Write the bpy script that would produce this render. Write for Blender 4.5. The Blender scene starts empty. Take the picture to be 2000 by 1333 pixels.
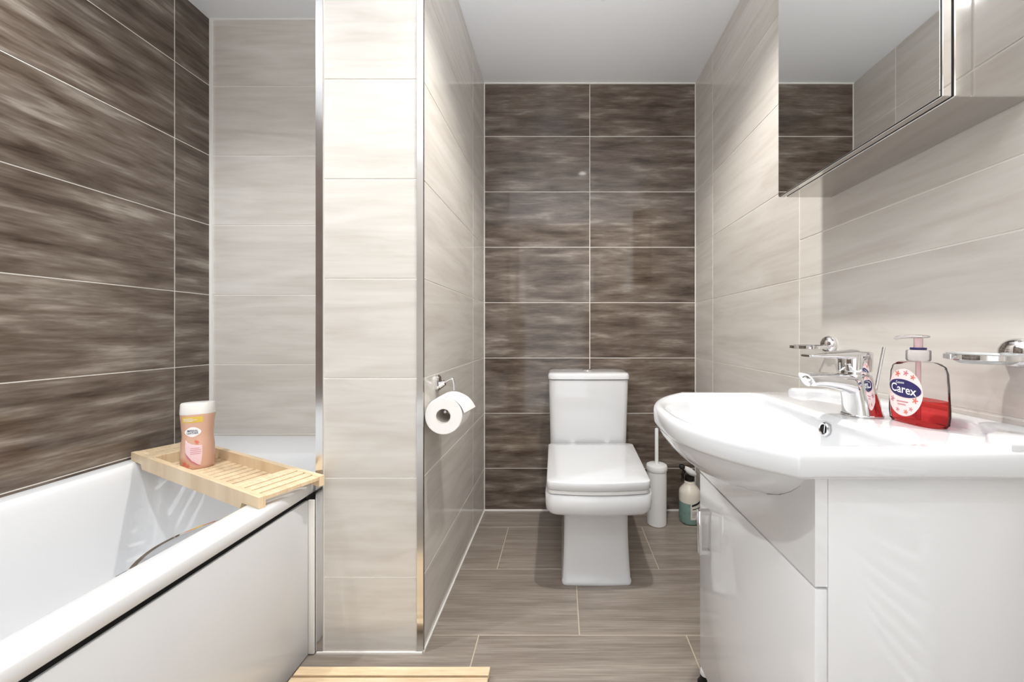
import bpy, bmesh, math, random
from mathutils import Vector, Matrix
random.seed(7)
S = bpy.context.scene
C = S.collection
PI = math.pi

# ------------------------------------------------------------------ camera, world, exposure
H = 0.93                                   # lens height
cam_d = bpy.data.cameras.new('camera')
cam = bpy.data.objects.new('camera', cam_d); C.objects.link(cam)
cam.location = (0, 0, H); cam.rotation_euler = (PI/2, 0, 0)
cam_d.sensor_width = 36; cam_d.lens = 36*700/2000
cam_d.shift_x = -97/2000; cam_d.shift_y = -16.5/2000
cam_d.clip_start = 0.02
S.camera = cam
w = bpy.data.worlds.new('world'); S.world = w; w.use_nodes = True
w.node_tree.nodes['Background'].inputs[0].default_value = (.95, 0.98, 1.0, 1)
w.node_tree.nodes['Background'].inputs[1].default_value = 1.7
S.view_settings.view_transform = 'Standard'
S.view_settings.look = 'None'
S.view_settings.gamma = 1
S.view_settings.use_curve_mapping = False
S.view_settings.exposure = 0.16
LAMP_W = 56.0
LAMP_COL = (.975, .988, 1.0)
# added fill spot for ambient light, turned up at the ceiling beside the camera
fl_d = bpy.data.lights.new('bounce_fill', 'SPOT'); fl_d.energy = 150; fl_d.color = (.965, .985, 1)
fl_d.spot_size = math.radians(132); fl_d.spot_blend = .7; fl_d.shadow_soft_size = .06
fl_o = bpy.data.objects.new('bounce_fill', fl_d); C.objects.link(fl_o)
fl_o.location = (-.10, -.30, .95); fl_o.rotation_euler = (PI, 0, 0)

# ------------------------------------------------------------------ materials
def srgb(r, g, b):
    f = lambda c: (c/255/12.92) if c/255 <= .04045 else ((c/255+.055)/1.055)**2.4
    return (f(r), f(g), f(b), 1)
def mat(name, col, rough=.4, metal=0, coat=0, trans=0, ior=1.45, bump=0, bscale=200):
    m = bpy.data.materials.new(name); m.use_nodes = True
    nt = m.node_tree; b = nt.nodes['Principled BSDF']
    b.inputs['Base Color'].default_value = col
    b.inputs['Roughness'].default_value = rough
    b.inputs['Metallic'].default_value = metal
    b.inputs['Coat Weight'].default_value = coat
    b.inputs['Coat Roughness'].default_value = .04
    b.inputs['Transmission Weight'].default_value = trans
    b.inputs['IOR'].default_value = ior
    # faint procedural variation of the surface finish
    tc = nt.nodes.new('ShaderNodeTexCoord'); n = nt.nodes.new('ShaderNodeTexNoise')
    n.inputs['Scale'].default_value = bscale; nt.links.new(tc.outputs['Object'], n.inputs['Vector'])
    if bump:
        bp = nt.nodes.new('ShaderNodeBump'); bp.inputs['Strength'].default_value = bump; bp.inputs['Distance'].default_value = .001
        nt.links.new(n.outputs['Fac'], bp.inputs['Height']); nt.links.new(bp.outputs['Normal'], b.inputs['Normal'])
    else:
        mr = nt.nodes.new('ShaderNodeMapRange'); mr.inputs['To Min'].default_value = rough*.9; mr.inputs['To Max'].default_value = rough*1.1
        n.inputs['Scale'].default_value = 12
        nt.links.new(n.outputs['Fac'], mr.inputs['Value']); nt.links.new(mr.outputs['Result'], b.inputs['Roughness'])
    return m
def streak(name, stops, s1, s2, mixf, rough, bump=0.0, wob=.0, spec=.5, tone=.12):
    """horizontally brushed tile print: two stretched noises through a ramp, shifted per tile"""
    m = bpy.data.materials.new(name); m.use_nodes = True
    nt = m.node_tree; L = nt.links; b = nt.nodes['Principled BSDF']
    tc = nt.nodes.new('ShaderNodeTexCoord'); oi = nt.nodes.new('ShaderNodeObjectInfo')
    cx = nt.nodes.new('ShaderNodeCombineXYZ')
    for i, k in enumerate((37.0, 91.0, 53.0)):
        mm = nt.nodes.new('ShaderNodeMath'); mm.operation = 'MULTIPLY'; mm.inputs[1].default_value = k
        L.new(oi.outputs['Random'], mm.inputs[0]); L.new(mm.outputs[0], cx.inputs[i])
    ad = nt.nodes.new('ShaderNodeVectorMath'); ad.operation = 'ADD'
    L.new(tc.outputs['Object'], ad.inputs[0]); L.new(cx.outputs[0], ad.inputs[1])
    def noise(sc, det, dist):
        mp = nt.nodes.new('ShaderNodeMapping'); mp.inputs['Scale'].default_value = (sc[0], sc[1], 1)
        L.new(ad.outputs[0], mp.inputs['Vector'])
        n = nt.nodes.new('ShaderNodeTexNoise'); n.inputs['Scale'].default_value = 1
        n.inputs['Detail'].default_value = det; n.inputs['Distortion'].default_value = dist; n.inputs['Roughness'].default_value = .55
        L.new(mp.outputs[0], n.inputs['Vector']); return n
    n1 = noise(s1, 4, wob); n2 = noise(s2, 3, 0)
    mx = nt.nodes.new('ShaderNodeMix'); mx.data_type = 'FLOAT'; mx.inputs[0].default_value = mixf
    L.new(n1.outputs['Fac'], mx.inputs[2]); L.new(n2.outputs['Fac'], mx.inputs[3])
    cr = nt.nodes.new('ShaderNodeValToRGB'); e = cr.color_ramp.elements
    e[0].position, e[0].color = stops[0][0], srgb(*stops[0][1])
    e[1].position, e[1].color = stops[-1][0], srgb(*stops[-1][1])
    for p, c in stops[1:-1]:
        k = e.new(p); k.color = srgb(*c)
    L.new(mx.outputs[0], cr.inputs[0])
    hs = nt.nodes.new('ShaderNodeHueSaturation')
    mr = nt.nodes.new('ShaderNodeMapRange'); mr.inputs['To Min'].default_value = 1-tone; mr.inputs['To Max'].default_value = 1+tone
    L.new(oi.outputs['Random'], mr.inputs['Value']); L.new(mr.outputs[0], hs.inputs['Value'])
    L.new(cr.outputs[0], hs.inputs['Color']); L.new(hs.outputs[0], b.inputs['Base Color'])
    b.inputs['Roughness'].default_value = rough; b.inputs['Specular IOR Level'].default_value = spec
    if bump:
        bp = nt.nodes.new('ShaderNodeBump'); bp.inputs['Strength'].default_value = bump; bp.inputs['Distance'].default_value = .0006
        L.new(n2.outputs['Fac'], bp.inputs['Height']); L.new(bp.outputs['Normal'], b.inputs['Normal'])
    return m
def clear(name, tint, fac_gloss=.12, diffuse=None, dfac=0.0, rough=.03):
    """thin clear plastic or glass: tinted transparency, a fresnel gloss, optional cloudiness"""
    m = bpy.data.materials.new(name); m.use_nodes = True
    nt = m.node_tree; L = nt.links; nt.nodes.remove(nt.nodes['Principled BSDF'])
    out = nt.nodes['Material Output']
    t = nt.nodes.new('ShaderNodeBsdfTransparent'); t.inputs[0].default_value = tint
    g = nt.nodes.new('ShaderNodeBsdfGlossy'); g.inputs['Roughness'].default_value = rough
    lw = nt.nodes.new('ShaderNodeLayerWeight'); lw.inputs['Blend'].default_value = fac_gloss
    a = t
    if diffuse:
        d = nt.nodes.new('ShaderNodeBsdfDiffuse'); d.inputs[0].default_value = diffuse
        x = nt.nodes.new('ShaderNodeMixShader'); x.inputs[0].default_value = dfac
        L.new(t.outputs[0], x.inputs[1]); L.new(d.outputs[0], x.inputs[2]); a = x
    x2 = nt.nodes.new('ShaderNodeMixShader')
    L.new(lw.outputs['Fresnel'], x2.inputs[0]); L.new(a.outputs[0], x2.inputs[1]); L.new(g.outputs[0], x2.inputs[2])
    L.new(x2.outputs[0], out.inputs['Surface'])
    return m
def emit(name, col, s):
    m = bpy.data.materials.new(name); m.use_nodes = True
    b = m.node_tree.nodes['Principled BSDF']
    b.inputs['Emission Color'].default_value = col; b.inputs['Emission Strength'].default_value = s
    return m
M = {}
M['brown'] = streak('brown_brushed_tile', [(.31, (60, 48, 39)), (.44, (90, 77, 67)), (.56, (114, 102, 92)), (.70, (154, 144, 134))],
                    (4.4, 24), (12, 130), .22, .07, wob=.25, tone=.07)
M['light'] = streak('cream_brushed_tile', [(.30, (199, 192, 184)), (.5, (212, 207, 200)), (.70, (221, 217, 211))],
                    (2.6, 18), (6, 90), .22, .09, wob=.6, tone=.02)
M['floor'] = streak('grey_brown_wood_floor_tile', [(.30, (116, 105, 95)), (.5, (146, 135, 125)), (.70, (174, 164, 154))],
                    (2.6, 26), (7, 260), .5, .30, bump=.35, wob=.25, tone=.05)
M['bamboo'] = streak('bamboo', [(.3, (212, 182, 142)), (.5, (231, 206, 170)), (.7, (242, 222, 192))], (8, 90), (20, 400), .4, .38, tone=.05)
M['grout_light'] = mat('cream_grout', srgb(244, 240, 234), .8, bump=.2)
M['grout_floor'] = mat('floor_grout', srgb(196, 182, 165), .85, bump=.2)
M['sealant'] = mat('white_sealant', srgb(240, 238, 234), .35)
M['ceiling'] = mat('ceiling_paint', srgb(240, 242, 246), .32)
M['wallpaint'] = mat('warm_white_paint', srgb(225, 219, 211), .5)
M['ceramic'] = mat('white_ceramic', srgb(222, 223, 225), .09, coat=.6)
M['acrylic'] = mat('white_acrylic', srgb(228, 229, 231), .12, coat=.5)
M['gloss'] = mat('white_gloss_board', srgb(232, 232, 233), .10, coat=.5)
M['panel'] = mat('white_bath_panel_board', srgb(222, 223, 225), .22, coat=.2)
M['plastic'] = mat('white_plastic', srgb(238, 238, 238), .25)
M['chrome'] = mat('chrome', (.80, .80, .81, 1), .045, 1)
M['satin'] = mat('satin_aluminium', (.78, .78, .78, 1), .16, 1)
M['steel'] = mat('polished_steel', (.62, .60, .58, 1), .07, 1)
M['mirror'] = mat('mirror_glass', (.86, .875, .87, 1), .004, 1)
M['black'] = mat('black_rubber', srgb(18, 17, 16), .5)
M['dark'] = mat('gap_shade', srgb(14, 12, 11), .8)  # flat dark colour standing in for shade inside gaps and holes
M['paper'] = mat('tissue_paper', srgb(245, 243, 240), .9, bump=.4, bscale=300)
M['card'] = mat('grey_cardboard', srgb(206, 199, 190), .9, bump=.2)
M['clear'] = clear('clear_plastic', (.97, .95, .95, 1), .12)
M['frost'] = clear('frosted_glass', (.92, .94, .94, 1), .25, srgb(225, 228, 228), .55, .25)
M['redsoap'] = clear('red_liquid_soap', (.93, .30, .30, 1), .06, srgb(214, 48, 54), .10)
M['pinkclear'] = clear('pink_clear_plastic', (.98, .86, .88, 1), .15, srgb(244, 214, 218), .45, .1)
M['ghost'] = clear('whitish_clear_plastic', (.97, .96, .96, 1), .18, srgb(240, 232, 232), .35, .1)
M['peach'] = mat('peach_shower_gel', srgb(230, 184, 160), .14, coat=.4, trans=.15)
M['pearl'] = mat('pearl_white_cap', srgb(236, 233, 228), .2)
M['navy'] = mat('navy_print', srgb(48, 42, 96), .4)
M['white'] = mat('white_print', srgb(246, 244, 243), .4)
M['palepink'] = mat('pale_pink_print', srgb(238, 208, 214), .4)
M['rose'] = mat('rose_print', srgb(205, 128, 140), .4)
M['coral'] = mat('coral_print', srgb(226, 112, 92), .4)
M['yellow'] = mat('yellow_print', srgb(224, 190, 84), .4)
M['labelpink'] = mat('soap_label_pink', srgb(243, 222, 220), .35)
M['cream'] = mat('milky_bottle', srgb(232, 224, 212), .3)
M['teal'] = mat('teal_liquid_in_bottle', srgb(128, 158, 150), .28)
M['labelwhite'] = mat('paper_label', srgb(226, 222, 212), .5)
M['ink'] = mat('black_ink', srgb(30, 28, 28), .5)
M['radiator'] = mat('white_enamel', srgb(240, 240, 240), .2, coat=.3)
M['door'] = mat('white_door_paint', srgb(232, 232, 230), .3)
M['lamp'] = emit('lamp_glow', (1, .95, .88, 1), 12)

# ------------------------------------------------------------------ object helpers
def link(o, parent=None):
    C.objects.link(o)
    if parent: o.parent = parent
    return o
def put(name, bm, m, parent=None, world=True, smooth=True, ang=35):
    """link a bmesh as one mesh object; vertices in world space are moved into the parent's frame"""
    bmesh.ops.recalc_face_normals(bm, faces=bm.faces[:])
    me = bpy.data.meshes.new(name); bm.to_mesh(me); bm.free()
    if parent is not None and world: me.transform(Matrix.Translation(-parent.location))
    me.materials.append(M[m] if isinstance(m, str) else m)
    if smooth:
        me.shade_smooth(); me.set_sharp_from_angle(angle=math.radians(ang))
    return link(bpy.data.objects.new(name, me), parent)
def tag(o, label, cat, group=None):
    o['label'] = label; o['category'] = cat
    if group: o['group'] = group
    return o
def thing(name, label, cat, loc=(0, 0, 0), rz=0, group=None):
    o = bpy.data.objects.new(name, None); C.objects.link(o)
    o.location = loc; o.rotation_euler = (0, 0, rz); o.empty_display_size = .05
    return tag(o, label, cat, group)
def struct(o): o['kind'] = 'structure'; return o
def box(x0, x1, y0, y1, z0, z1, bev=0, seg=2, bm=None):
    bm = bm or bmesh.new()
    r = bmesh.ops.create_cube(bm, size=1)
    vs = r['verts']
    for v in vs:
        v.co = Vector(((x0+x1)/2+v.co.x*(x1-x0), (y0+y1)/2+v.co.y*(y1-y0), (z0+z1)/2+v.co.z*(z1-z0)))
    if bev:
        es = list({e for v in vs for e in v.link_edges})
        bmesh.ops.bevel(bm, geom=es, offset=bev, segments=seg, affect='EDGES', profile=.5)
    return bm
def loft(rings, caps=(True, True), bm=None, closed=True):
    bm = bm or bmesh.new()
    vr = [[bm.verts.new(p) for p in r] for r in rings]
    n = len(rings[0])
    for a, b in zip(vr, vr[1:]):
        for i in range(n if closed else n-1):
            j = (i+1) % n
            bm.faces.new((a[i], a[j], b[j], b[i]))
    if caps[0]: bm.faces.new(vr[0][::-1])
    if caps[1]: bm.faces.new(vr[-1])
    return bm
def lathe(prof, cx=0, cy=0, n=40, bm=None, caps=(True, True)):
    return loft([[(cx+r*math.cos(2*PI*i/n), cy+r*math.sin(2*PI*i/n), z) for i in range(n)] for r, z in prof], caps, bm)
def prism(poly, z0, z1, bm=None, axis='z'):
    f = {'z': lambda a, b, c: (a, b, c), 'x': lambda a, b, c: (c, a, b), 'y': lambda a, b, c: (a, c, b)}[axis]
    return loft([[f(a, b, z0) for a, b in poly], [f(a, b, z1) for a, b in poly]], bm=bm)
def smoothpath(pts, k=8):
    P = [Vector(p) for p in pts]; out = []
    for i in range(len(P)-1):
        p0 = P[max(i-1, 0)]; p1 = P[i]; p2 = P[i+1]; p3 = P[min(i+2, len(P)-1)]
        for s in range(k):
            t = s/k
            out.append(.5*((2*p1)+(p2-p0)*t+(2*p0-5*p1+4*p2-p3)*t*t+(3*p1-p0-3*p2+p3)*t**3))
    out.append(P[-1]); return out
def tube(pts, r, n=14, bm=None, sec=None, up=(0, 0, 1)):
    """sweep a circle (or a section list of 2D points) along a path"""
    P = [Vector(p) for p in pts]; rings = []
    U = Vector(up)
    for i, p in enumerate(P):
        t = (P[min(i+1, len(P)-1)]-P[max(i-1, 0)]).normalized()
        u = U if abs(t.dot(U)) < .95 else Vector((0, 1, 0))
        s = t.cross(u).normalized(); q = s.cross(t).normalized()
        rr = r[i] if isinstance(r, (list, tuple)) else r
        sc = sec or [(math.cos(2*PI*k/n), math.sin(2*PI*k/n)) for k in range(n)]
        rings.append([p+s*(a*rr)+q*(b*rr) for a, b in sc])
    return loft(rings, bm=bm)
def rrect(x0, x1, y0, y1, r, k=6, bow=0):
    """rounded rectangle outline; bow pushes the y0 side outwards in the middle"""
    out = []
    for cx, cy, a0 in ((x1-r, y1-r, 0), (x0+r, y1-r, PI/2), (x0+r, y0+r, PI), (x1-r, y0+r, 1.5*PI)):
        for i in range(k+1):
            a = a0+PI/2*i/k; out.append([cx+r*math.cos(a), cy+r*math.sin(a)])
        if a0 == PI:
            for i in range(1, 12): out.append([x0+r+(x1-x0-2*r)*i/12, y0])
    if bow:
        xm = (x0+x1)/2; hw = (x1-x0)/2; ym = (y0+y1)/2
        for p in out:
            if p[1] < ym: p[1] -= bow*(1-((p[0]-xm)/hw)**2)*min(1, (ym-p[1])/(ym-y0))
    return [tuple(p) for p in out]
def at(poly, z): return [(a, b, z) for a, b in poly]
def text_mesh(s, size, width=None):
    cu = bpy.data.curves.new('lettering', 'FONT'); cu.body = s; cu.size = size
    cu.align_x = 'CENTER'; cu.align_y = 'CENTER'; cu.resolution_u = 3; cu.offset = size*.012
    ob = bpy.data.objects.new('lettering', cu); C.objects.link(ob)
    dg = bpy.context.evaluated_depsgraph_get(); dg.update()
    me = bpy.data.meshes.new_from_object(ob.evaluated_get(dg))
    bm = bmesh.new(); bm.from_mesh(me)
    bpy.data.objects.remove(ob); bpy.data.curves.remove(cu); bpy.data.meshes.remove(me)
    if width:
        xs = [v.co.x for v in bm.verts]; k = width/(max(xs)-min(xs)); x0 = (max(xs)+min(xs))/2
        for v in bm.verts: v.co.x = (v.co.x-x0)*k
    return bm

# ------------------------------------------------------------------ setting: tiled walls, floor, ceiling
ZC = 2.232
GR = .0016                                 # grout recess
GAP = .0034
ROWS = [0, .2205, .5085, .7975, 1.0865, 1.3760, 1.6655, 1.9550, ZC]
XR, XL, XA, XP = .6976, -1.46, -.4036, -.709   # right wall, left wall, alcove side, pillar's bath side
YB, YP, YE, YF = 1.871, 1.04, 1.49, -.60       # back wall, pillar face, bath end wall, wall behind the lens
tile_cache = {}
def tile(parent, name, m, org, u, v, n, a0, a1, b0, b1, gap=GAP):
    """one tile: its own bevelled slab, local x along the wall, local y up"""
    wd, ht = a1-a0-gap, b1-b0-gap
    key = (round(wd, 4), round(ht, 4), m)
    if key not in tile_cache:
        h = GR; e = .0007
        r = lambda i, z: [(-wd/2+i, -ht/2+i, z), (wd/2-i, -ht/2+i, z), (wd/2-i, ht/2-i, z), (-wd/2+i, ht/2-i, z)]
        bm = loft([r(0, 0), r(0, h-e), r(e, h)])
        bmesh.ops.recalc_face_normals(bm, faces=bm.faces[:])
        me = bpy.data.meshes.new(name); bm.to_mesh(me); bm.free(); me.materials.append(M[m]); tile_cache[key] = me
    o = link(bpy.data.objects.new(name, tile_cache[key]), parent)
    u, v, n = Vector(u), Vector(v), Vector(n)
    p = Vector(org)+u*((a0+a1)/2)+v*((b0+b1)/2)-n*GR
    R = Matrix((u, v, n)).transposed().to_4x4(); R.translation = p
    o.matrix_basis = R
    return o
def tiled(parent, m, org, u, n, cuts, rows=ROWS, skip=None):
    for b0, b1 in zip(rows, rows[1:]):
        for a0, a1 in zip(cuts, cuts[1:]):
            tile(parent, 'wall_tile', m, org, u, (0, 0, 1), n, a0, a1, b0, b1)
wall_back = struct(put('wall_back', box(XA-.02, XR+.02, YB+GR, YB+.08, 0, ZC), 'grout_light', smooth=False))
tiled(wall_back, 'brown', (0, YB, 0), (1, 0, 0), (0, -1, 0), [XA, .147, XR])
wall_right = struct(put('wall_right', box(XR+GR, XR+.08, YF, YB+GR, 0, ZC), 'grout_light', smooth=False))
tiled(wall_right, 'light', (XR, 0, 0), (0, -1, 0), (-1, 0, 0), [-YB, -1.655, -1.0524])
tiled(wall_right, 'light', (XR, 0, 0), (0, -1, 0), (-1, 0, 0), [-1.0524, -.45, .152, -YF], ROWS[:5]+[1.2]+ROWS[5:])
wall_left = struct(put('wall_left', box(XL-.08, XL-GR, YF, YE+GR, 0, ZC), 'grout_light', smooth=False))
tiled(wall_left, 'brown', (XL, 0, 0), (0, 1, 0), (1, 0, 0), [YF, -.455, .148, .7505, 1.3527, YE])
bm = box(XP+GR, XA-GR, YP+GR, YB+.08, 0, ZC)
wall_pillar = struct(put('wall_pillar', bm, 'grout_light', smooth=False))
TR = .0185                                 # width of the metal edge trims
tiled(wall_pillar, 'light', (0, YP, 0), (1, 0, 0), (0, -1, 0), [XP+TR, XA-TR+.002])
tiled(wall_pillar, 'light', (XA, 0, 0), (0, 1, 0), (1, 0, 0), [YP+.003, 1.633, YB])
tiled(wall_pillar, 'light', (XP, 0, 0), (0, -1, 0), (-1, 0, 0), [-YE, -YP-.003])
wall_end = struct(put('wall_bath_end', box(XL-.08, XP, YE+GR, YE+.08, 0, ZC), 'grout_light', smooth=False))
tiled(wall_end, 'light', (0, YE, 0), (1, 0, 0), (0, -1, 0), [XL, -.86, XP-.002])
wfb = bmesh.new()
for b in ((XL-.08, -.45, YF-.08, YF, 0, ZC), (.32, XR+.08, YF-.08, YF, 0, ZC), (-.45, .32, YF-.08, YF, 1.98, ZC)): box(*b, bm=wfb)
wall_front = struct(put('wall_front', wfb, 'wallpaint', smooth=False))
struct(put('ceiling', box(XL-.08, XR+.08, YF-.08, YB+.08, ZC, ZC+.06), 'ceiling', smooth=False))
floor = struct(put('floor', box(XL-.08, XR+.08, YF-.08, YB+.08, -.08, -GR), 'grout_floor', smooth=False))
def ftile(x0, x1, y0, y1): tile(floor, 'floor_tile', 'floor', (0, 0, 0), (1, 0, 0), (0, 1, 0), (0, 0, 1), x0, x1, y0, y1, .0042)
LT = .6375
fr = [YB, 1.715, 1.4085, 1.102, .795, .4885, .182, -.1245, -.431, YF]
for i, (y1, y0) in enumerate(zip(fr, fr[1:])):
    off = -.2548 if i % 2 else .0544
    xs = [off+k*LT for k in range(-3, 4)]
    lo = XA if y0 > YP else -.735
    for a, b in zip(xs, xs[1:]):
        a, b = max(a, lo), min(b, XR)
        if b-a < .012: continue
        if y1 > YP > y0 and a < XA:         # the tile cut round the pillar's corner
            g = .0021
            P = [(a+g, y0+g), (b-g, y0+g), (b-g, y1-g), (XA+g, y1-g), (XA+g, YP-g), (a+g, YP-g)]
            if b < XA: P = [(a+g, y0+g), (b-g, y0+g), (b-g, YP-g), (a+g, YP-g)]
            put('floor_tile', prism(P, -GR, 0), 'floor', floor, smooth=False)
        else: ftile(a, b, y0, y1)
# sealant in the corners and metal edge trims
def trim(n, m, *bxs):
    bm = bmesh.new()
    for b in bxs: box(*b, bm=bm)
    return struct(put('trim_%d' % n, bm, m, smooth=False))
s = .0035
trim(1, 'sealant', (XA, XR, YB-.006, YB, 0, .007))
trim(2, 'sealant', (XA, XA+.005, YP, YB-.006, 0, .005), (XP, XA, YP-.005, YP, 0, .005))
trim(3, 'sealant', (XA, XA+.003, YB-.003, YB, .007, ZC), (XR-.003, XR, YB-.003, YB, .007, ZC))
trim(4, 'sealant', (XA, XR, YB-.006, YB, ZC-.005, ZC), (XL, XP, YE-.006, YE, ZC-.005, ZC))
trim(5, 'sealant', (XL, XL+.011, YE-.006, YE, .5, ZC-.005))
trim(6, 'satin', (XP-.003, XP+TR-.001, YP-.003, YP+GR, 0, ZC), (XP-.003, XP+.001, YP+GR, YP+.014, 0, ZC))
trim(7, 'satin', (XA-TR+.003, XA+.003, YP-.003, YP+GR, 0, ZC))
trim(8, 'black', (XA-.001, XA+.0034, YP+GR, YP+.004, 0.005, ZC))
trim(9, 'sealant', (XR-.005, XR, .9, YB-.006, 0, .005))
# open door behind the lens, its leaf swung out into the hall
d1 = struct(put('door_1', box(.285, .32, YF-.86, YF-.082, .005, 1.975, .003), 'door'))
fbm = bmesh.new()
for b in ((-.52, -.45, YF, YF+.02, 0, 2.05), (.32, .39, YF, YF+.02, 0, 2.05), (-.45, .32, YF, YF+.02, 1.98, 2.05)): box(*b, bm=fbm)
put('door_frame', fbm, 'door', d1, smooth=False)
for z0, z1 in ((.2, .9), (1.05, 1.8)): put('door_panel', box(.279, .285, YF-.76, YF-.18, z0, z1, .003), 'door', d1)
put('door_handle', tube([(.285, YF-.80, 1.0), (.24, YF-.80, 1.0), (.24, YF-.69, 1.0)], .009), 'chrome', d1)

# ------------------------------------------------------------------ ceiling downlights (the room's lamps)
def downlight(x, y, label, watts=LAMP_W, col=LAMP_COL, blend=.85):
    t = thing('ceiling_downlight', label, 'downlight', (x, y, ZC), group='ceiling downlights')
    put('bezel', lathe([(.030, ZC-.0005), (.046, ZC-.0005), (.044, ZC-.006), (.031, ZC-.006)], x, y, caps=(False, False)), 'chrome', t)
    put('lens', lathe([(.0001, ZC-.003), (.030, ZC-.003), (.030, ZC-.0008), (.0001, ZC-.0008)], x, y, 32, caps=(False, False)), 'lamp', t)
    l = bpy.data.lights.new('downlight_beam', 'SPOT'); l.energy = watts; l.color = col
    l.spot_size = math.radians(132); l.spot_blend = blend; l.shadow_soft_size = .022
    o = link(bpy.data.objects.new('downlight_beam', l), t); o.location = (0, 0, -.03)
downlight(.17, .82, 'round chrome ceiling downlight between the toilet and the mirror cabinet', LAMP_W, (1, .96, .91), .55)
downlight(-1.10, .68, 'round chrome ceiling downlight above the bathtub', 44, (.93, .972, 1.0))
downlight(-.15, -.30, 'round chrome ceiling downlight near the white door', 12)

# ------------------------------------------------------------------ bathtub
RZ = .50
tub = thing('bathtub', 'white built-in acrylic bathtub along the dark brown tiled wall', 'bathtub', (-1.09, .64, 0))
ox0, ox1, oy0, oy1 = XL+.001, -.721, -.21, YE-.001
def rr(x0, x1, y0, y1, r, z): return at(rrect(x0, x1, y0, y1, r, 8), z)
rings = [rr(ox0, ox1-.004, oy0, oy1, .004, RZ-.036), rr(ox0, ox1, oy0, oy1, .004, RZ-.032), rr(ox0, ox1, oy0, oy1, .004, RZ-.009),
         rr(ox0, ox1-.003, oy0, oy1, .005, RZ-.003), rr(ox0, ox1-.009, oy0+.002, oy1, .006, RZ)]
ix0, ix1, iy0, iy1 = -1.415, -.787, -.06, 1.275
for d, z in ((-.004, RZ), (0, RZ-.0015), (.006, RZ-.006), (.012, RZ-.016), (.018, RZ-.04), (.03, RZ-.14), (.045, RZ-.26), (.058, RZ-.34), (.08, RZ-.375), (.12, RZ-.392), (.2, RZ-.398)):
    e = max(0, d-.012)
    rings.append(rr(ix0+d, ix1-d, iy0+d+e*3.2, iy1-d-e*1.0, max(.02, .07-d*.1), z))
put('tub_shell', loft(rings, (False, True)), 'acrylic', tub, ang=50)
# panel below the rim, with a dark strip painting the shade of the joint above it
put('front_panel', box(-.742, -.728, -.21, YP-.010, .004, RZ-.052, .002), 'panel', tub)
put('panel_joint_shade', box(-.746, -.736, -.205, YP-.006, RZ-.056, RZ-.032), 'dark', tub, smooth=False)
put('edge_seal', box(-.730, XP-.0035, YP-.0095, YP-.0035, .004, RZ-.052, .002), 'sealant', tub)
# chrome grip on the inner side of the front rim
gp = [(-.79-.045*math.sin(PI*i/16)**.8, 0.655+.205*i/16, RZ-.022) for i in range(17)]
put('grip_handle', tube(gp, 1, sec=[(-.004, -.011), (.004, -.011), (.006, 0), (.004, .011), (-.004, .011), (-.006, 0)]), 'chrome', tub)
for a, b in ((.645, .671), (.844, .870)):
    put('grip_mount', box(-.808, -.779, a, b, RZ-.036, RZ-.010, .004), 'chrome', tub)
oc = put('overflow_cap', lathe([(.0001, 0), (.030, 0), (.033, .004), (.030, .010), (.0001, .012)], 0, 0, 32, caps=(False, False)), 'chrome', tub, world=False)
oc.rotation_euler = (PI/2, 0, 0); oc.location = (-1.10+1.09, 1.216-.64, .40)

# ------------------------------------------------------------------ bamboo bath tray (built along local x, 0..L from the free end)
TL, TWd = .784, .155
tray = thing('bath_tray', 'slatted bamboo bath tray laid across the bathtub rim', 'bath tray', (-.7346, .8697, RZ+.0005), math.atan2(.424, -.905))
# local: +x runs to the wall end, local -y ... towards the far side
sgn = -1                                    # far side lies at local y from 0 to -TWd
zt, thk = .028, .014
def tb(name, x0, x1, y0, y1, z0, z1, bev=.0012): return put(name, box(x0, x1, min(sgn*y0, sgn*y1), max(sgn*y0, sgn*y1), z0, z1, bev, 1), 'bamboo', tray, world=False)
prof = [(0, .0), (.078, 0), (.088, -.016), (TL-.088, -.016), (TL-.078, 0), (TL, 0), (TL, zt), (0, zt)]
for y0, y1 in ((0, .014), (TWd-.014, TWd)):
    put('side_rail', prism(prof, min(sgn*y0, sgn*y1), max(sgn*y0, sgn*y1), axis='y'), 'bamboo', tray, world=False, smooth=False)
A, B = .014, TWd-.014
for x0 in (0.0, .036, .072, .108): tb('end_slat', x0, x0+.026, A, B, zt-.011, zt)
for x0 in (TL-.026, TL-.057, TL-.088, TL-.119): tb('end_slat', x0, x0+.024, A, B, zt-.011, zt)
tb('inner_wall', .136, .146, A, B, -.012, zt-.0006); tb('inner_wall', TL-.131, TL-.121, A, B, -.012, zt-.0006)
n = 14; a0, a1 = .150, TL-.135; p = (a1-a0)/n
for i in range(n): tb('floor_slat', a0+i*p, a0+i*p+p-.0110, A, B, -.010, -.002)

# ------------------------------------------------------------------ shower gel bottle on the tray
def oval(a, b, e, k=48):
    o = []
    for i in range(k):
        t = 2*PI*i/k; c, s_ = math.cos(t), math.sin(t)
        o.append((a*math.copysign(abs(c)**(2/e), c), b*math.copysign(abs(s_)**(2/e), s_)))
    return o
def interp(tab, z):
    for (z0, *p), (z1, *q) in zip(tab, tab[1:]):
        if z <= z1:
            t = 0 if z1 == z0 else max(0, (z-z0)/(z1-z0)); t = t*t*(3-2*t)
            return [u+(v-u)*t for u, v in zip(p, q)]
    return list(tab[-1][1:])
EXP = 2.3
gel_tab = [(z_, a_*.80, b_*.92) for z_, a_, b_ in [(0, .046, .024), (.006, .0500, .0275), (.03, .0515, .0285), (.065, .0500, .0275), (.105, .0462, .0250), (.135, .0485, .0262), (.172, .0520, .0275)]]
gel = thing('shower_gel_bottle', 'peach shower gel bottle with white cap and oval label on the bamboo tray', 'bottle', (-1.165, 1.148, .4995), math.radians(28))
zs = [0, .002, .005]+[.01+.162*i/24 for i in range(25)]
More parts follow.
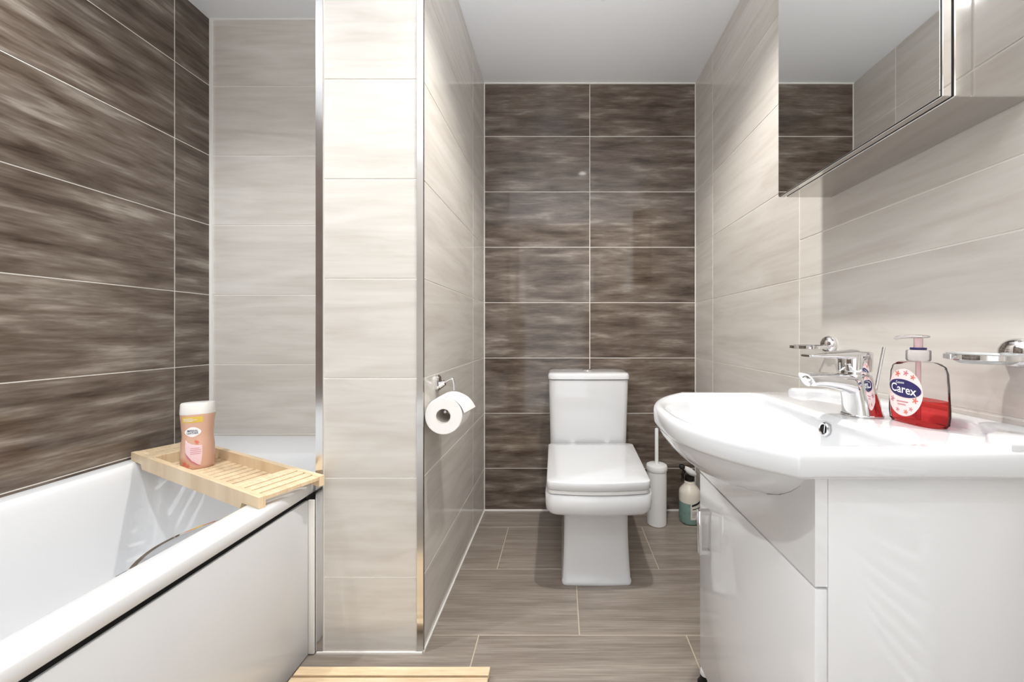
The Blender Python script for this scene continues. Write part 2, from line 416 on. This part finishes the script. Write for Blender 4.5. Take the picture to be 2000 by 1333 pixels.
put('bottle_body', loft([at(oval(*interp(gel_tab, z), EXP), z) for z in zs]), 'peach', gel, world=False)
put('cap', loft([at(oval(a*.80, b*.92, EXP), z) for a, b, z in ((.0520, .0275, .1722), (.0525, .028, .176), (.0505, .0268, .204), (.048, .025, .2075), (.03, .015, .2085))]), 'pearl', gel, world=False)
def wrap_gel(bm, off, z0, x0=0):
    for v in bm.verts:
        x, z = (v.co.x+x0)*.80, v.co.y+z0
        a, b = interp(gel_tab, z)
        y = -b*(max(0, 1-abs(x/a)**EXP))**(1/EXP)-off
        v.co = Vector((x, y, z))
    return bm
def blob(pts, step=.002):
    """flat filled polygon as a triangle fan with inner rings, so that it can bend"""
    bm = bmesh.new(); cx = sum(p[0] for p in pts)/len(pts); cy = sum(p[1] for p in pts)/len(pts)
    rings = [[bm.verts.new((cx+(p[0]-cx)*k, cy+(p[1]-cy)*k, 0)) for p in pts] for k in (1, .75, .5, .25)]
    c = bm.verts.new((cx, cy, 0)); n = len(pts)
    for a, b in zip(rings, rings[1:]):
        for i in range(n): bm.faces.new((a[i], a[(i+1) % n], b[(i+1) % n], b[i]))
    for i in range(n): bm.faces.new((rings[-1][i], rings[-1][(i+1) % n], c))
    return bm
def ell(a, b, cx=0, cy=0, n=36, rot=0):
    return [(cx+a*math.cos(2*PI*i/n)*math.cos(rot)-b*math.sin(2*PI*i/n)*math.sin(rot), cy+a*math.cos(2*PI*i/n)*math.sin(rot)+b*math.sin(2*PI*i/n)*math.cos(rot)) for i in range(n)]
def bar(x0, x1, y0, y1, n=6): return [(x0+(x1-x0)*i/n, y0) for i in range(n+1)]+[(x1-(x1-x0)*i/n, y1) for i in range(n+1)]
G = lambda name, bm, m, off, par=gel: put(name, wrap_gel(bm, off, 0), m, par, world=False, smooth=False)
G('offer_flash', blob(bar(-.038, .024, .147, .166)), 'yellow', .0004)
for i, (xa, xb) in enumerate(((-.034, -.004), (-.034, .008), (-.034, -.006))): G('offer_print', blob(bar(xa, xb, .1515+.004*i, .1530+.004*i)), 'white', .0008)
sh = [(x*(1+.10*math.cos(4*math.atan2(y, x))), y) for x, y in ell(.0225, .0155)]
lb = G('brand_label', blob([(x-.006, y+.118) for x, y in sh]), 'white', .0005)
for s_, zz, wd in (('IMPERIAL', .1215, .032), ('LEATHER', .1140, .034)):
    t_ = text_mesh(s_, .0085, wd)
    for v in t_.verts: v.co.x -= .006; v.co.y += zz
    put('brand_lettering', wrap_gel(t_, .0011, 0), 'navy', gel, world=False, smooth=False)
drop = [(-.028, .095), (-.02, .087), (-.008, .080), (.006, .076), (.022, .0745), (.0225, .05), (.021, .03), (.017, .012), (.004, .018), (-.010, .028), (-.022, .042), (-.027, .055), (-.0285, .075)]
G('scent_label', blob(drop), 'palepink', .0005)
for i, (xa, xb) in enumerate(((-.012, .018), (-.012, .020), (-.012, .019), (-.012, .014))): G('scent_print', blob(bar(xa, xb, .0485+.0058*i, .0500+.0058*i)), 'rose', .0009)
G('scent_swoosh', blob([(-.029, .054), (-.022, .0385), (-.010, .0240), (.004, .0145), (.016, .0085), (.017, .0105), (.004, .0175), (-.010, .0275), (-.022, .0418), (-.0275, .0545)]), 'rose', .0007)
for px, pz, r in ((-.030, .020, .0085), (-.020, .012, .008), (.008, .084, .0065), (.003, .088, .005)):
    G('flower_print', blob([(px+r*(.62+.38*math.cos(5*2*PI*i/30))*math.cos(2*PI*i/30), pz+r*(.62+.38*math.cos(5*2*PI*i/30))*math.sin(2*PI*i/30)) for i in range(30)]), 'coral', .0004)

# ------------------------------------------------------------------ bamboo duckboard on the floor
mat_x0, mat_x1, far = -.706, -.192, .966
duck = thing('bath_mat', 'slatted bamboo duckboard bath mat lying on the floor beside the bathtub', 'bath mat', ((mat_x0+mat_x1)/2, .80, 0))
for i in range(12):
    y1 = far-i*.0305
    put('slat', box(mat_x0, mat_x1, y1-.024, y1, .016, .030, .0015, 1), 'bamboo', duck)
for x0 in (mat_x0+.03, -.465, mat_x1-.065):
    put('bearer', box(x0, x0+.035, far-.36, far-.004, .004, .016), 'bamboo', duck, smooth=False)
    for yy in (far-.34, far-.025): put('rubber_foot', lathe([(.009, 0), (.009, .004)], x0+.0175, yy, 16), 'black', duck)

# ------------------------------------------------------------------ toilet
TX = .130
wc = thing('toilet', 'white close-coupled ceramic toilet with a square closed lid', 'toilet', (TX, 1.6, 0))
def tr(hw, yf, yb, r, z, bow): return at(rrect(TX-hw, TX+hw, yf, yb, r, 6, bow), z)
pan = [tr(.1290, 1.318, 1.862, .016, 0.0006, .004), tr(.1295, 1.317, 1.862, .016, .003, .004), tr(.1295, 1.317, 1.862, .016, .012, .004), tr(.1265, 1.321, 1.862, .018, .018, .004),
       tr(.1245, 1.328, 1.862, .020, .07, .005), tr(.1220, 1.335, 1.862, .022, .14, .006), tr(.1210, 1.339, 1.862, .024, .20, .007), tr(.1210, 1.338, 1.862, .027, .236, .008),
       tr(.122, 1.334, 1.862, .032, .256, .010), tr(.132, 1.314, 1.862, .036, .270, .012), tr(.150, 1.284, 1.862, .042, .281, .014), tr(.169, 1.262, 1.862, .040, .290, .015),
       tr(.1805, 1.248, 1.862, .034, .299, .016), tr(.1855, 1.242, 1.862, .030, .311, .017), tr(.1870, 1.239, 1.862, .027, .330, .017), tr(.1875, 1.238, 1.862, .026, .367, .017), tr(.1855, 1.241, 1.860, .026, .3710, .017)]
put('pan', loft(pan), 'ceramic', wc, ang=60)
def lidring(k, z):                          # the seat narrows a little towards the front
    P = rrect(TX-.1945+k, TX+.1945-k, 1.232+k, 1.655-k, .018, 6, .017)
    return [(TX+(x-TX)*(.925+.075*(y-1.232)/.423)+.003*(y-1.4)/.25, y, z) for x, y in P]
put('seat', loft([lidring(.008, .3735), lidring(.004, .3755), lidring(.004, .3860), lidring(.007, .388)]), 'plastic', wc, ang=50)
put('lid', loft([lidring(.003, .3885), lidring(0, .392), lidring(0, .415), lidring(.0012, .4180), lidring(.0045, .4198), lidring(.05, .4222)]), 'ceramic', wc, ang=50)
for dx in (-.08, .08): put('seat_hinge', lathe([(.014, .372), (.014, .416), (.011, .419)], TX+dx, 1.664, 20), 'chrome', wc)
def cis(hw, yf, yb, r, z): return at(rrect(TX-.004-hw, TX-.004+hw, yf, yb, r, 6, .004), z)
put('cistern', loft([cis(.178, 1.680, 1.864, .03, .373), cis(.180, 1.676, 1.866, .03, .40), cis(.1865, 1.660, 1.867, .03, .69), cis(.1865, 1.660, 1.867, .03, .7095)]), 'ceramic', wc, ang=50)
put('cistern_lid', loft([cis(.1865, 1.660, 1.867, .03, .7115), cis(.190, 1.654, 1.868, .03, .714), cis(.190, 1.654, 1.868, .03, .731), cis(.187, 1.658, 1.867, .03, .7385), cis(.180, 1.666, 1.864, .03, .742), cis(.12, 1.70, 1.83, .03, .7435)]), 'ceramic', wc, ang=50)
put('flush_button', lathe([(.024, .7432), (.024, .7475), (.021, .7495), (.0001, .7500)], TX-.003, 1.765, 28, caps=(True, False)), 'chrome', wc)

# ------------------------------------------------------------------ toilet brush
bx, by = .463, 1.748
br = thing('toilet_brush', 'white toilet brush standing in its cylindrical holder beside the toilet', 'toilet brush', (bx, by, 0))
put('holder', lathe([(.044, .0005), (.047, .004), (.0475, .26), (.046, .262)], bx, by), 'plastic', br)
put('holder_lid', lathe([(.0495, .2615), (.051, .265), (.051, .279), (.048, .286), (.036, .290), (.012, .291)], bx, by), 'plastic', br)
put('handle', lathe([(.0105, .290), (.0088, .305), (.0088, .458), (.007, .4625), (.0001, .464)], bx, by, 20, caps=(True, False)), 'plastic', br)

# ------------------------------------------------------------------ spray bottle
sx, sy = .630, 1.765
sp = thing('spray_bottle', 'cleaning spray bottle half full of teal liquid in the corner behind the toilet', 'spray bottle', (sx, sy, 0))
put('bottle', lathe([(.0505, .1055), (.0505, .145), (.048, .156), (.040, .169), (.028, .182), (.024, .188), (.024, .196), (.021, .197), (.021, .203)], sx, sy), 'cream', sp)
put('liquid', lathe([(.040, .0006), (.047, .006), (.0505, .018), (.0505, .105)], sx, sy), 'teal', sp)
lab = loft([[(sx+.0511*math.cos(a), sy+.0511*math.sin(a), z) for a in [math.radians(-104+6*i) for i in range(16)]] for z in (.032, .112)], (False, False), closed=False)
lb = put('label_sticker', lab, 'labelwhite', sp)
def mark(a0, a1, z0, z1, slant=0):
    return put('label_print', loft([[(sx+.0516*math.cos(a), sy+.0516*math.sin(a), z+slant*(i/6)) for i, a in enumerate([math.radians(a0+(a1-a0)*j/6) for j in range(7)])] for z in (z0, z1)], (False, False), closed=False), 'ink', sp)
mark(-98, -44, .094, .104, .014); mark(-94, -48, .080, .084, .006)
for i in range(4): mark(-97, -62-6*i, .066-.007*i, .0675-.007*i)
put('collar', lathe([(.0225, .2035), (.0225, .222)], sx, sy, 24), 'black', sp)
hd = smoothpath([(sx+.028, sy+.004, .228), (sx+.006, sy, .243), (sx-.018, sy-.002, .260), (sx-.034, sy-.003, .268)], 5)
put('spray_head', tube(hd, [.010+.006*math.sin(PI*min(1, i/11)) for i in range(len(hd))], 14), 'plastic', sp)
put('nozzle', tube([(sx-.030, sy-.003, .2665), (sx-.040, sy-.003, .2705), (sx-.049, sy-.003, .272)], [.0135, .0135, .010], 14), 'black', sp)
put('trigger', tube(smoothpath([(sx-.024, sy-.002, .252), (sx-.036, sy-.003, .235), (sx-.034, sy-.003, .215), (sx-.042, sy-.003, .202)], 4), [.0075]*6+[.006]*7, 10), 'black', sp)

# ------------------------------------------------------------------ toilet roll and its holder
hold = thing('toilet_roll_holder', 'chrome toilet roll holder screwed to the cream tiled side wall', 'roll holder', (XA, 1.157, .768))
pl = rrect(1.157-.017, 1.157+.017, .768-.026, .768+.026, .0165, 8)
put('wall_plate', loft([[(XA+.0003, a, b) for a, b in pl], [(XA+.007, a, b) for a, b in pl], [(XA+.011, 1.157+(a-1.157)*.8, .768+(b-.768)*.85) for a, b in pl]]), 'chrome', hold)
rx, rz_, r0, ry0, ry1 = -.3455, .686, .0545, 1.046, 1.146
put('arm', tube(smoothpath([(XA+.008, 1.157, .762), (XA+.022, 1.157, .768), (rx-.014, 1.158, .780), (rx-.006, 1.158, .777), (rx-.002, 1.158, .752), (rx, 1.158, .715), (rx, 1.156, .700), (rx, 1.142, .6955), (rx, 1.10, .695), (rx, 1.062, .695)], 6), .0042, 12), 'chrome', hold)
put('arm_boss', tube([(XA+.009, 1.157, .760), (XA+.026, 1.157, .768)], [.013, .009], 18), 'chrome', hold)
roll = thing('toilet_roll', 'white toilet paper roll with a loose end on the chrome holder', 'toilet roll', (rx, 1.096, rz_))
def ring_y(r, y, n=48): return [(rx+r*math.cos(2*PI*i/n), y, rz_+r*math.sin(2*PI*i/n)) for i in range(n)]
rc = .0205
put('paper', loft([ring_y(rc+.0012, ry0), ring_y(r0-.002, ry0), ring_y(r0, ry0+.002), ring_y(r0, ry1-.002), ring_y(r0-.002, ry1), ring_y(rc+.0012, ry1), ring_y(rc+.0012, ry0)], (False, False)), 'paper', roll)
put('core', loft([ring_y(rc+.001, ry0-.0003), ring_y(rc, ry0-.0003), ring_y(rc, ry1), ring_y(rc+.001, ry1), ring_y(rc+.001, ry0-.0003)], (False, False)), 'card', roll)
fl = []
for k, off in ((0, .0008), (1, .0016)):
    for yy in ((ry0+.003, ry1) if k == 0 else (ry1, ry0+.003)):
        row = []
        for i in range(25):
            t = i/24; a = math.radians(112-104*t)
            far_side = (yy-ry0)/(ry1-ry0)
            r = r0+off+.022*max(0, t-.45)**1.5*(.5+1.1*far_side)
            row.append((rx+r*math.cos(a), yy, rz_+r*math.sin(a)-.012*max(0, t-.7)*far_side))
        fl.append(row)
bmf = bmesh.new(); loft(fl+[fl[0]], (False, False), bm=bmf, closed=False); bmesh.ops.remove_doubles(bmf, verts=bmf.verts[:], dist=1e-5)
put('loose_sheet', bmf, 'paper', roll)

# ------------------------------------------------------------------ vanity cabinet
VX, VD, Y0, Y1, VZ = .345, .017, .488, .895, .736     # front plane, door thickness, ends, top
van = thing('vanity_cabinet', 'white high-gloss vanity cabinet with one door below the washbasin', 'cabinet', (.52, .69, 0))
put('side_panel', box(VX+VD+.001, XR-.001, Y0, Y0+.016, 0.0005, VZ, .0012, 2), 'gloss', van)
put('side_panel', box(VX+VD+.001, XR-.001, Y1-.016, Y1, 0.0005, VZ, .0012, 2), 'gloss', van)
put('base_board', box(VX+VD+.001, XR-.004, Y0+.0165, Y1-.0165, .10, .116), 'gloss', van, smooth=False)
put('back_board', box(XR-.006, XR-.0015, Y0+.0165, Y1-.0165, .12, .70), 'gloss', van, smooth=False)
put('plinth', box(VX+VD+.03, VX+VD+.046, Y0+.0165, Y1-.0165, .0005, .098), 'gloss', van, smooth=False)
door = put('cabinet_door', box(VX, VX+VD, Y0, Y1, .102, .5795, .0018, 2), 'gloss', van)
HB = box(VX-.029, VX-.021, .826, .840, .416, .518, .002, 2)
for z0 in (.416, .508): box(VX-.024, VX+.0, .826, .840, z0, z0+.010, .0015, 1, HB)
hb = put('door_handle', HB, 'chrome', van); hb.parent = door
# basin belly rings (shared with the cut-out in the fascia)
BYC = .6995
belly = [(.7375, .1965, .2050), (.726, .2015, .1985), (.708, .2150, .186), (.690, .2330, .167), (.673, .2560, .143), (.659, .2850, .116), (.648, .322, .086), (.641, .362, .053), (.6385, .400, .022)]
XBK, BE = .60, 2.35
def belly_hw(x, xf, hw):
    cx, a = (xf+XBK)/2, (XBK-xf)/2
    t = abs((x-cx)/a)
    return hw*(1-t**BE)**(1/BE) if t < 1 else 0
cut = [(min(.190, belly_hw(VX+.003, xf, hw)), z) for z, xf, hw in belly]
cut = [c for c in cut if c[0] > .003]; cut[0] = (cut[0][0], VZ)
zb = cut[-1][1]-.001
fas = [(Y0, .5835), (Y1, .5835), (Y1, VZ)]+[(BYC+a, z) for a, z in cut]+[(BYC, zb)]+[(BYC-a, z) for a, z in reversed(cut)]+[(Y0, VZ)]
put('fascia_panel', prism(fas, VX, VX+VD, axis='x'), 'gloss', van, smooth=False)

# ------------------------------------------------------------------ washbasin
BZ = .776
bas = thing('washbasin', 'white ceramic bow-fronted washbasin on the gloss vanity cabinet', 'washbasin', (.50, BYC, VZ))
hw_ = .2355; xk = XR-.0008
front = [(.192+.116*abs(t)**2.5, BYC+hw_*t) for t in [-1+2*i/60 for i in range(61)]]
outer = [(xk, BYC-hw_)]+front+[(xk, BYC+hw_)]
def rnd_poly(P): return P
pc = Vector((.42, BYC))
def cast(poly, ang):
    d = Vector((math.cos(ang), math.sin(ang))); best = None
    for a, b in zip(poly, poly[1:]+poly[:1]):
        a = Vector(a)-pc; b = Vector(b)-pc; e = b-a
        den = d.x*e.y-d.y*e.x
        if abs(den) < 1e-12: continue
        t = (a.x*e.y-a.y*e.x)/den; s_ = (a.x*d.y-a.y*d.x)/den
        if t > 0 and -1e-9 <= s_ <= 1+1e-9: best = t if best is None else max(best, t)
    return best
angs = [2*PI*i/144 for i in range(144)]
for cx_, cy_ in (outer[0], outer[-1], front[0], front[-1]):
    a = math.atan2(cy_-pc.y, cx_-pc.x) % (2*PI); angs += [a, (a-.012) % (2*PI), (a+.012) % (2*PI)]
angs = sorted(set(round(a, 5) for a in angs))
def ringp(poly, inset, z, xcl=None):
    out = []
    for a in angs:
        r = cast(poly, a)-inset
        x, y = pc.x+r*math.cos(a), pc.y+r*math.sin(a)
        out.append((min(x, xk), y, z))
    return out
# inner opening: D shape with a straight back under the tap
inn = []
for i in range(73):
    t = -1+2*i/72
    inn.append((.2120+.100*abs(t)**2.6, BYC+.207*t))
inn = [(.497, BYC-.196), (.48, BYC-.205)]+inn+[(.48, BYC+.205), (.497, BYC+.196)]
def bowl(k, z, sh=0):
    c = Vector((.40, BYC)); out = []
    for a in angs:
        r = cast(inn, a); x, y = pc.x+r*math.cos(a), pc.y+r*math.sin(a)
        kk = k; 
        out.append((c.x+(x-c.x)*(k if x < c.x else min(1, k+sh)), c.y+(y-c.y)*k, z))
    return out
def bel(z, xf, hw):
    cx, a = (xf+XBK)/2, (XBK-xf)/2; out = []
    for g in angs:
        c, s_ = math.cos(g), math.sin(g)
        out.append((cx+a*math.copysign(abs(c)**(2/BE), c), BYC+hw*math.copysign(abs(s_)**(2/BE), s_), z))
    return out
rings = [bel(*b) for b in reversed(belly)]
rings += [ringp(outer, .010, .7372), ringp(outer, .003, .7390), ringp(outer, 0, .744), ringp(outer, 0, .764), ringp(outer, .0015, .770), ringp(outer, .005, .7745), ringp(outer, .010, BZ),
          ringp(inn, -.0085, BZ), ringp(inn, -.004, .7755), ringp(inn, .0005, .7740), ringp(inn, .005, .7712), ringp(inn, .009, .7672)]
for k, z, sh in ((.935, .761, .035), (.918, .751, .045), (.895, .735, .05), (.82, .714, .06), (.71, .695, .08), (.56, .681, .08), (.38, .673, .04), (.2, .669, 0), (.07, .667, 0)): rings.append(bowl(k, z, sh))
put('basin_body', loft(rings), 'ceramic', bas, ang=48)
# raised ledge against the wall, stepping forward at both ends
e0, e1 = BYC-hw_+.004, BYC+hw_-.004
led = [(xk, e0), (.588, e0)]+[tuple(p[:2]) for p in smoothpath([(.588, e0+.012, 0), (.590, e0+.028, 0), (.602, e0+.042, 0), (.622, e0+.050, 0), (.640, e0+.062, 0), (.646, e0+.085, 0)], 5)]
led += [(x, 2*BYC-y) for x, y in reversed(led[2:])]+[(.588, e1), (xk, e1)]
def led_in(k): 
    return [(min(xk, x+(k if x < xk-.001 else 0)), y+(k if y < e0+.002 else -k if y > e1-.002 else 0)) for x, y in led]
put('back_ledge', loft([at(led, BZ-.001), at(led_in(.001), BZ+.005), at(led_in(.003), BZ+.0095), at(led_in(.007), BZ+.0115)]), 'ceramic', bas, ang=60)
# overflow and drain
ov = bmesh.new(); lathe([(.0085, 0), (.0125, 0), (.0125, .003), (.0105, .005), (.0085, .004), (.0085, -.0005)], 0, 0, 28, ov, (False, False))
o = put('overflow_ring', ov, 'chrome', bas, world=False); o.rotation_euler = (0, -PI/2+.10, 0); o.location = (.4915-.50, .668-BYC, .7500-VZ)
o2 = put('overflow_hole_shade', lathe([(.0001, .0006), (.0086, .0006)], 0, 0, 24, caps=(False, False)), 'dark', bas, world=False); o2.rotation_euler = o.rotation_euler; o2.location = o.location  # dark disc painted as the shade inside the overflow
o3 = put('overflow_cross', box(-.008, .008, -.001, .001, .0008, .002), 'chrome', bas, world=False, smooth=False); o3.rotation_euler = o.rotation_euler; o3.location = o.location
put('drain_plug', lathe([(.031, .6675), (.031, .6705), (.026, .673), (.0001, .6745)], .40, BYC, 32, caps=(True, False)), 'chrome', bas)

# ------------------------------------------------------------------ mixer tap (local: -x is the spout side)
tap = thing('mixer_tap', 'chrome single-lever basin mixer tap on the washbasin deck', 'tap', (.560, .668, BZ+.0004))
def sup(cx, a, b, z, e=2.6, k=36): return [(cx+x, y, z) for x, y in oval(a, b, e, k)]
put('base_ring', loft([sup(0, .0315, .0275, 0), sup(0, .0315, .0275, .0022), sup(0, .0305, .0265, .0035)]), 'chrome', tap, world=False)
put('tap_body', loft([sup(0, .0300, .0260, .0036), sup(-.001, .0290, .0250, .012), sup(-.004, .0272, .0240, .030), sup(-.008, .0258, .0232, .048), sup(-.0115, .0248, .0225, .064), sup(-.0135, .0242, .022, .074), sup(-.0138, .0225, .0205, .0765)]), 'chrome', tap, world=False, ang=50)
def sec_yz(x, zc, hy, hz, tilt, k=28, e=3.2):
    return [(x+b*tilt, a, zc+b) for a, b in oval(hy, hz, e, k)]
put('spout', loft([sec_yz(-.008, .0560, .0222, .0205, 0), sec_yz(-.028, .0590, .0220, .0190, 0), sec_yz(-.048, .0632, .0212, .0152, .02), sec_yz(-.072, .0660, .0203, .0130, .06), sec_yz(-.092, .0667, .0197, .0125, -.35), sec_yz(-.1025, .0662, .0192, .0122, -.65), sec_yz(-.1028, .0660, .0184, .0114, -.65)]), 'chrome', tap, world=False, ang=40)
ae = put('aerator', lathe([(.0092, 0), (.0098, .002), (.0098, .007), (.0001, .007)], 0, 0, 24, caps=(True, False)), 'satin', tap, world=False)
ae.rotation_euler = (0, math.radians(-123), 0); ae.location = (-.1000, 0, .0655)
put('lever_neck', loft([sup(-.0135, .0200, .0185, .0766), sup(-.0135, .0200, .0185, .0815)]), 'chrome', tap, world=False)
put('lever_cap', loft([sup(-.0135, .0235, .0212, .0816), sup(-.0135, .0245, .0222, .084), sup(-.0130, .0250, .0225, .104), sup(-.0125, .0250, .0225, .113), sup(-.0125, .0238, .0213, .1172), sup(-.0125, .020, .018, .1185)]), 'chrome', tap, world=False, ang=50)
lv = smoothpath([(-.020, 0, .1095), (-.045, 0, .1100), (-.072, 0, .1105), (-.098, 0, .1108), (-.106, 0, .1105)], 5)
lr = []
for i, p_ in enumerate(lv):
    t = i/(len(lv)-1); hy = .0215*(1-t)+.0145*t; hz = .0078*(1-t)**1.4+.0020
    lr.append([(p_.x, a, p_.z+.0028*(1-t)+b) for a, b in oval(hy*(1 if t < .95 else .8), hz, 3.5, 24)])
put('lever', loft(lr), 'chrome', tap, world=False, ang=45)
put('pop_up_rod', tube([(.0235, .004, .018), (.0445, .004, .126)], .0026, 12), 'satin', tap, world=False)

# ------------------------------------------------------------------ hand soap pump bottle
soap = thing('soap_dispenser', 'clear hand soap pump bottle with red liquid beside the tap', 'soap dispenser', (.604, .607, BZ+.0004), math.radians(-86))
sb_tab = [(z_, a_*.87, b_*.95) for z_, a_, b_ in [(0, .0425, .0215), (.004, .0455, .0245), (.02, .0468, .0255), (.06, .0455, .0245), (.085, .0440, .0236), (.096, .0410, .0220), (.1025, .0330, .0190), (.1055, .0165, .0145)]]
SE = 2.9
def sring(z, d=0): a, b = interp(sb_tab, z); return at(oval(a-d, b-d, SE, 56), z)
zs = [0, .0015, .004]+[.008+.002*i for i in range(49)]
zs = [z for z in zs if z <= .1055]
put('bottle_shell', loft([sring(z) for z in zs]), 'clear', soap, world=False)
put('red_liquid', loft([sring(z, .0022) for z in [.0022, .004]+[.006+.002*i for i in range(19)]]), 'redsoap', soap, world=False)
put('pump_collar', lathe([(.0145, .1057), (.0158, .108), (.0158, .122), (.0148, .1240), (.010, .1244)], 0, 0, 36), 'ghost', soap, world=False)
put('dip_tube', lathe([(.0035, .006), (.0035, .1050)], 0, 0, 14), 'pinkclear', soap, world=False)
put('pump_ring', lathe([(.0102, .1246), (.0106, .1253), (.0106, .1276), (.0102, .1282)], 0, 0, 32), 'navy', soap, world=False)
put('pump_stem', lathe([(.0058, .1283), (.0058, .1440)], 0, 0, 20), 'pinkclear', soap, world=False)
nz = [(.012, 0, .1466), (0, 0, .1470), (-.018, 0, .1466), (-.034, 0, .1448), (-.038, 0, .1430)]
nzr = [[Vector(p_)+Vector((0, a, b)) for a, b in oval(h, v_, 2.6, 20)] for p_, h, v_ in zip(nz, (.008, .0125, .0095, .0060, .0045), (.0022, .0032, .0032, .0028, .002))]
put('pump_head', loft(nzr), 'ghost', soap, world=False)
def wrap_soap(bm, off, x0=0, z0=0):
    for v in bm.verts:
        x, z = (v.co.x+x0)*.87, v.co.y+z0; a, b = interp(sb_tab, z)
        v.co = Vector((x, -b*max(0, 1-abs(x/a)**SE)**(1/SE)-off, z))
    return bm
W = lambda name, bm, m, off, x0=0, z0=0: put(name, wrap_soap(bm, off, x0, z0), m, soap, world=False, smooth=False)
LX, LZ = -.004, .052
W('front_label', blob(ell(.0335, .0400, LX, LZ, 48)), 'labelpink', .0004)
W('brand_oval', blob(ell(.0315, .0150, LX, LZ+.007, 44, -.10)), 'navy', .0008)
t_ = text_mesh('Carex', .020, .049)
for v in t_.verts: v.co = Vector((v.co.x, v.co.y-.10*v.co.x, 0))
W('brand_lettering', t_, 'white', .0013, LX, LZ+.0050)
t_ = text_mesh('Cussons', .006, .016)
W('maker_lettering', t_, 'white', .0013, LX-.006, LZ+.0165)
for i, (xa, xb) in enumerate(((-.012, .010), (-.010, .006))): W('label_print', blob(bar(xa, xb, LZ-.0165-.005*i, LZ-.0148-.005*i)), 'rose', .0008, LX)
for px, pz, r, cc in ((-.022, -.013, .0055, 'rose'), (.022, -.011, .0055, 'coral'), (-.012, .031, .006, 'coral'), (.004, .033, .0055, 'rose'), (.017, .027, .005, 'coral'), (-.010, -.030, .004, 'rose'), (.006, -.032, .0045, 'coral'), (.015, -.026, .004, 'rose')):
    W('flower_print', blob([(LX+px+r*(.6+.4*math.cos(5*2*PI*i/30))*math.cos(2*PI*i/30), LZ+pz+r*(.6+.4*math.cos(5*2*PI*i/30))*math.sin(2*PI*i/30)) for i in range(30)]), cc, .0007)

# ------------------------------------------------------------------ chrome ring holders on the right wall
def ring_holder(y, z, name, label, dish):
    t = thing(name, label, 'wall holder', (XR, y, z))
    f = lambda prof: [[(XR-d, y+r*math.cos(2*PI*i/32), z+.006+r*math.sin(2*PI*i/32)) for i in range(32)] for r, d in prof]
    put('rosette', loft(f([(.0225, .0003), (.0230, .004), (.0215, .010), (.0175, .015), (.011, .0185), (.003, .0195)])), 'chrome', t)
    cx = XR-.0545
    put('bracket_arm', box(XR-.0145, XR-.008, y-.007, y+.007, z-.003, z+.005, .002), 'chrome', t)
    R = .0425; n = 56
    put('ring', loft([[(cx+r*math.cos(2*PI*i/n), y+r*math.sin(2*PI*i/n), zz) for i in range(n)] for r, zz in ((R, z-.0045), (R+.0018, z-.0035), (R+.0018, z+.0035), (R, z+.0045), (R-.0016, z+.0035), (R-.0016, z-.0035), (R, z-.0045))], (False, False)), 'chrome', t)
    if dish:
        put('glass_dish', lathe([(.0001, z-.010), (.027, z-.010), (.036, z-.004), (.0402, z+.0035), (.0405, z+.0050), (.0392, z+.0050), (.035, z-.0015), (.027, z-.0065), (.0001, z-.0065)], cx, y, 40, caps=(False, False)), 'frost', t)
ring_holder(.930, .893, 'tumbler_holder', 'empty chrome ring holder on the cream wall behind the tap', False)
ring_holder(.545, .893, 'soap_dish_holder', 'chrome ring holder with a frosted glass dish beside the soap pump bottle', True)

# ------------------------------------------------------------------ mirror cabinet
mc = thing('mirror_cabinet', 'polished steel mirror cabinet mounted on the cream tiled wall above the washbasin', 'mirror cabinet', (.64, .727, 1.279))
ya, yb, za, zb = .529, .925, 1.279, 1.90
put('cabinet_body', box(.5805, XR-.0006, ya, yb, za, zb, .0012, 1), 'steel', mc)
put('door_gap_shade', box(.5762, .5803, ya+.004, yb-.004, za+.003, zb-.004), 'black', mc, smooth=False)  # black filler standing for the shade in the gap behind the door
md = put('mirror_door', box(.5625, .576, ya, yb, za, zb, .0010, 1), 'steel', mc)
mg = put('mirror_glass', box(.5590, .5610, ya+.0015, yb-.001, za+.0015, zb-.001), 'mirror', mc, smooth=False)
mb = put('glass_edge', box(.5611, .5624, ya+.0008, yb-.0008, za+.0008, zb-.0008), 'black', mc, smooth=False)
for o in (mg, mb): o.parent = md

# ------------------------------------------------------------------ small dark object on the floor by the cabinet
ds = thing('door_stop', 'small dark floor stop with a white tip beside the vanity cabinet', 'door stop', (.378, .945, 0))
put('stop_base', lathe([(.019, .0005), (.019, .006), (.0135, .012), (.0115, .030)], .378, .945, 24), 'black', ds)
put('stop_tip', lathe([(.0125, .0302), (.0130, .033), (.0115, .040), (.006, .0425)], .378, .945, 24), 'plastic', ds)

# ------------------------------------------------------------------ ladder towel radiator (seen mirrored in the gloss side panel)
rad = thing('towel_radiator', 'white ladder towel radiator on the cream tiled wall near the door', 'radiator', (.62, .09, .25))
for y in (-.14, .32): put('upright', tube([(.632, y, .26), (.632, y, 1.20)], .015, 16), 'radiator', rad)
z = .30
for k in range(20):
    if k in (7, 14): z += .04
    put('rung', tube([(.622, -.14, z), (.622, .32, z)], .009, 12), 'radiator', rad); z += .0445
for y in (-.10, .28):
    for zz in (.36, 1.1): put('wall_bracket', tube([(.635, y, zz), (XR-.0005, y, zz)], .008, 10), 'radiator', rad)
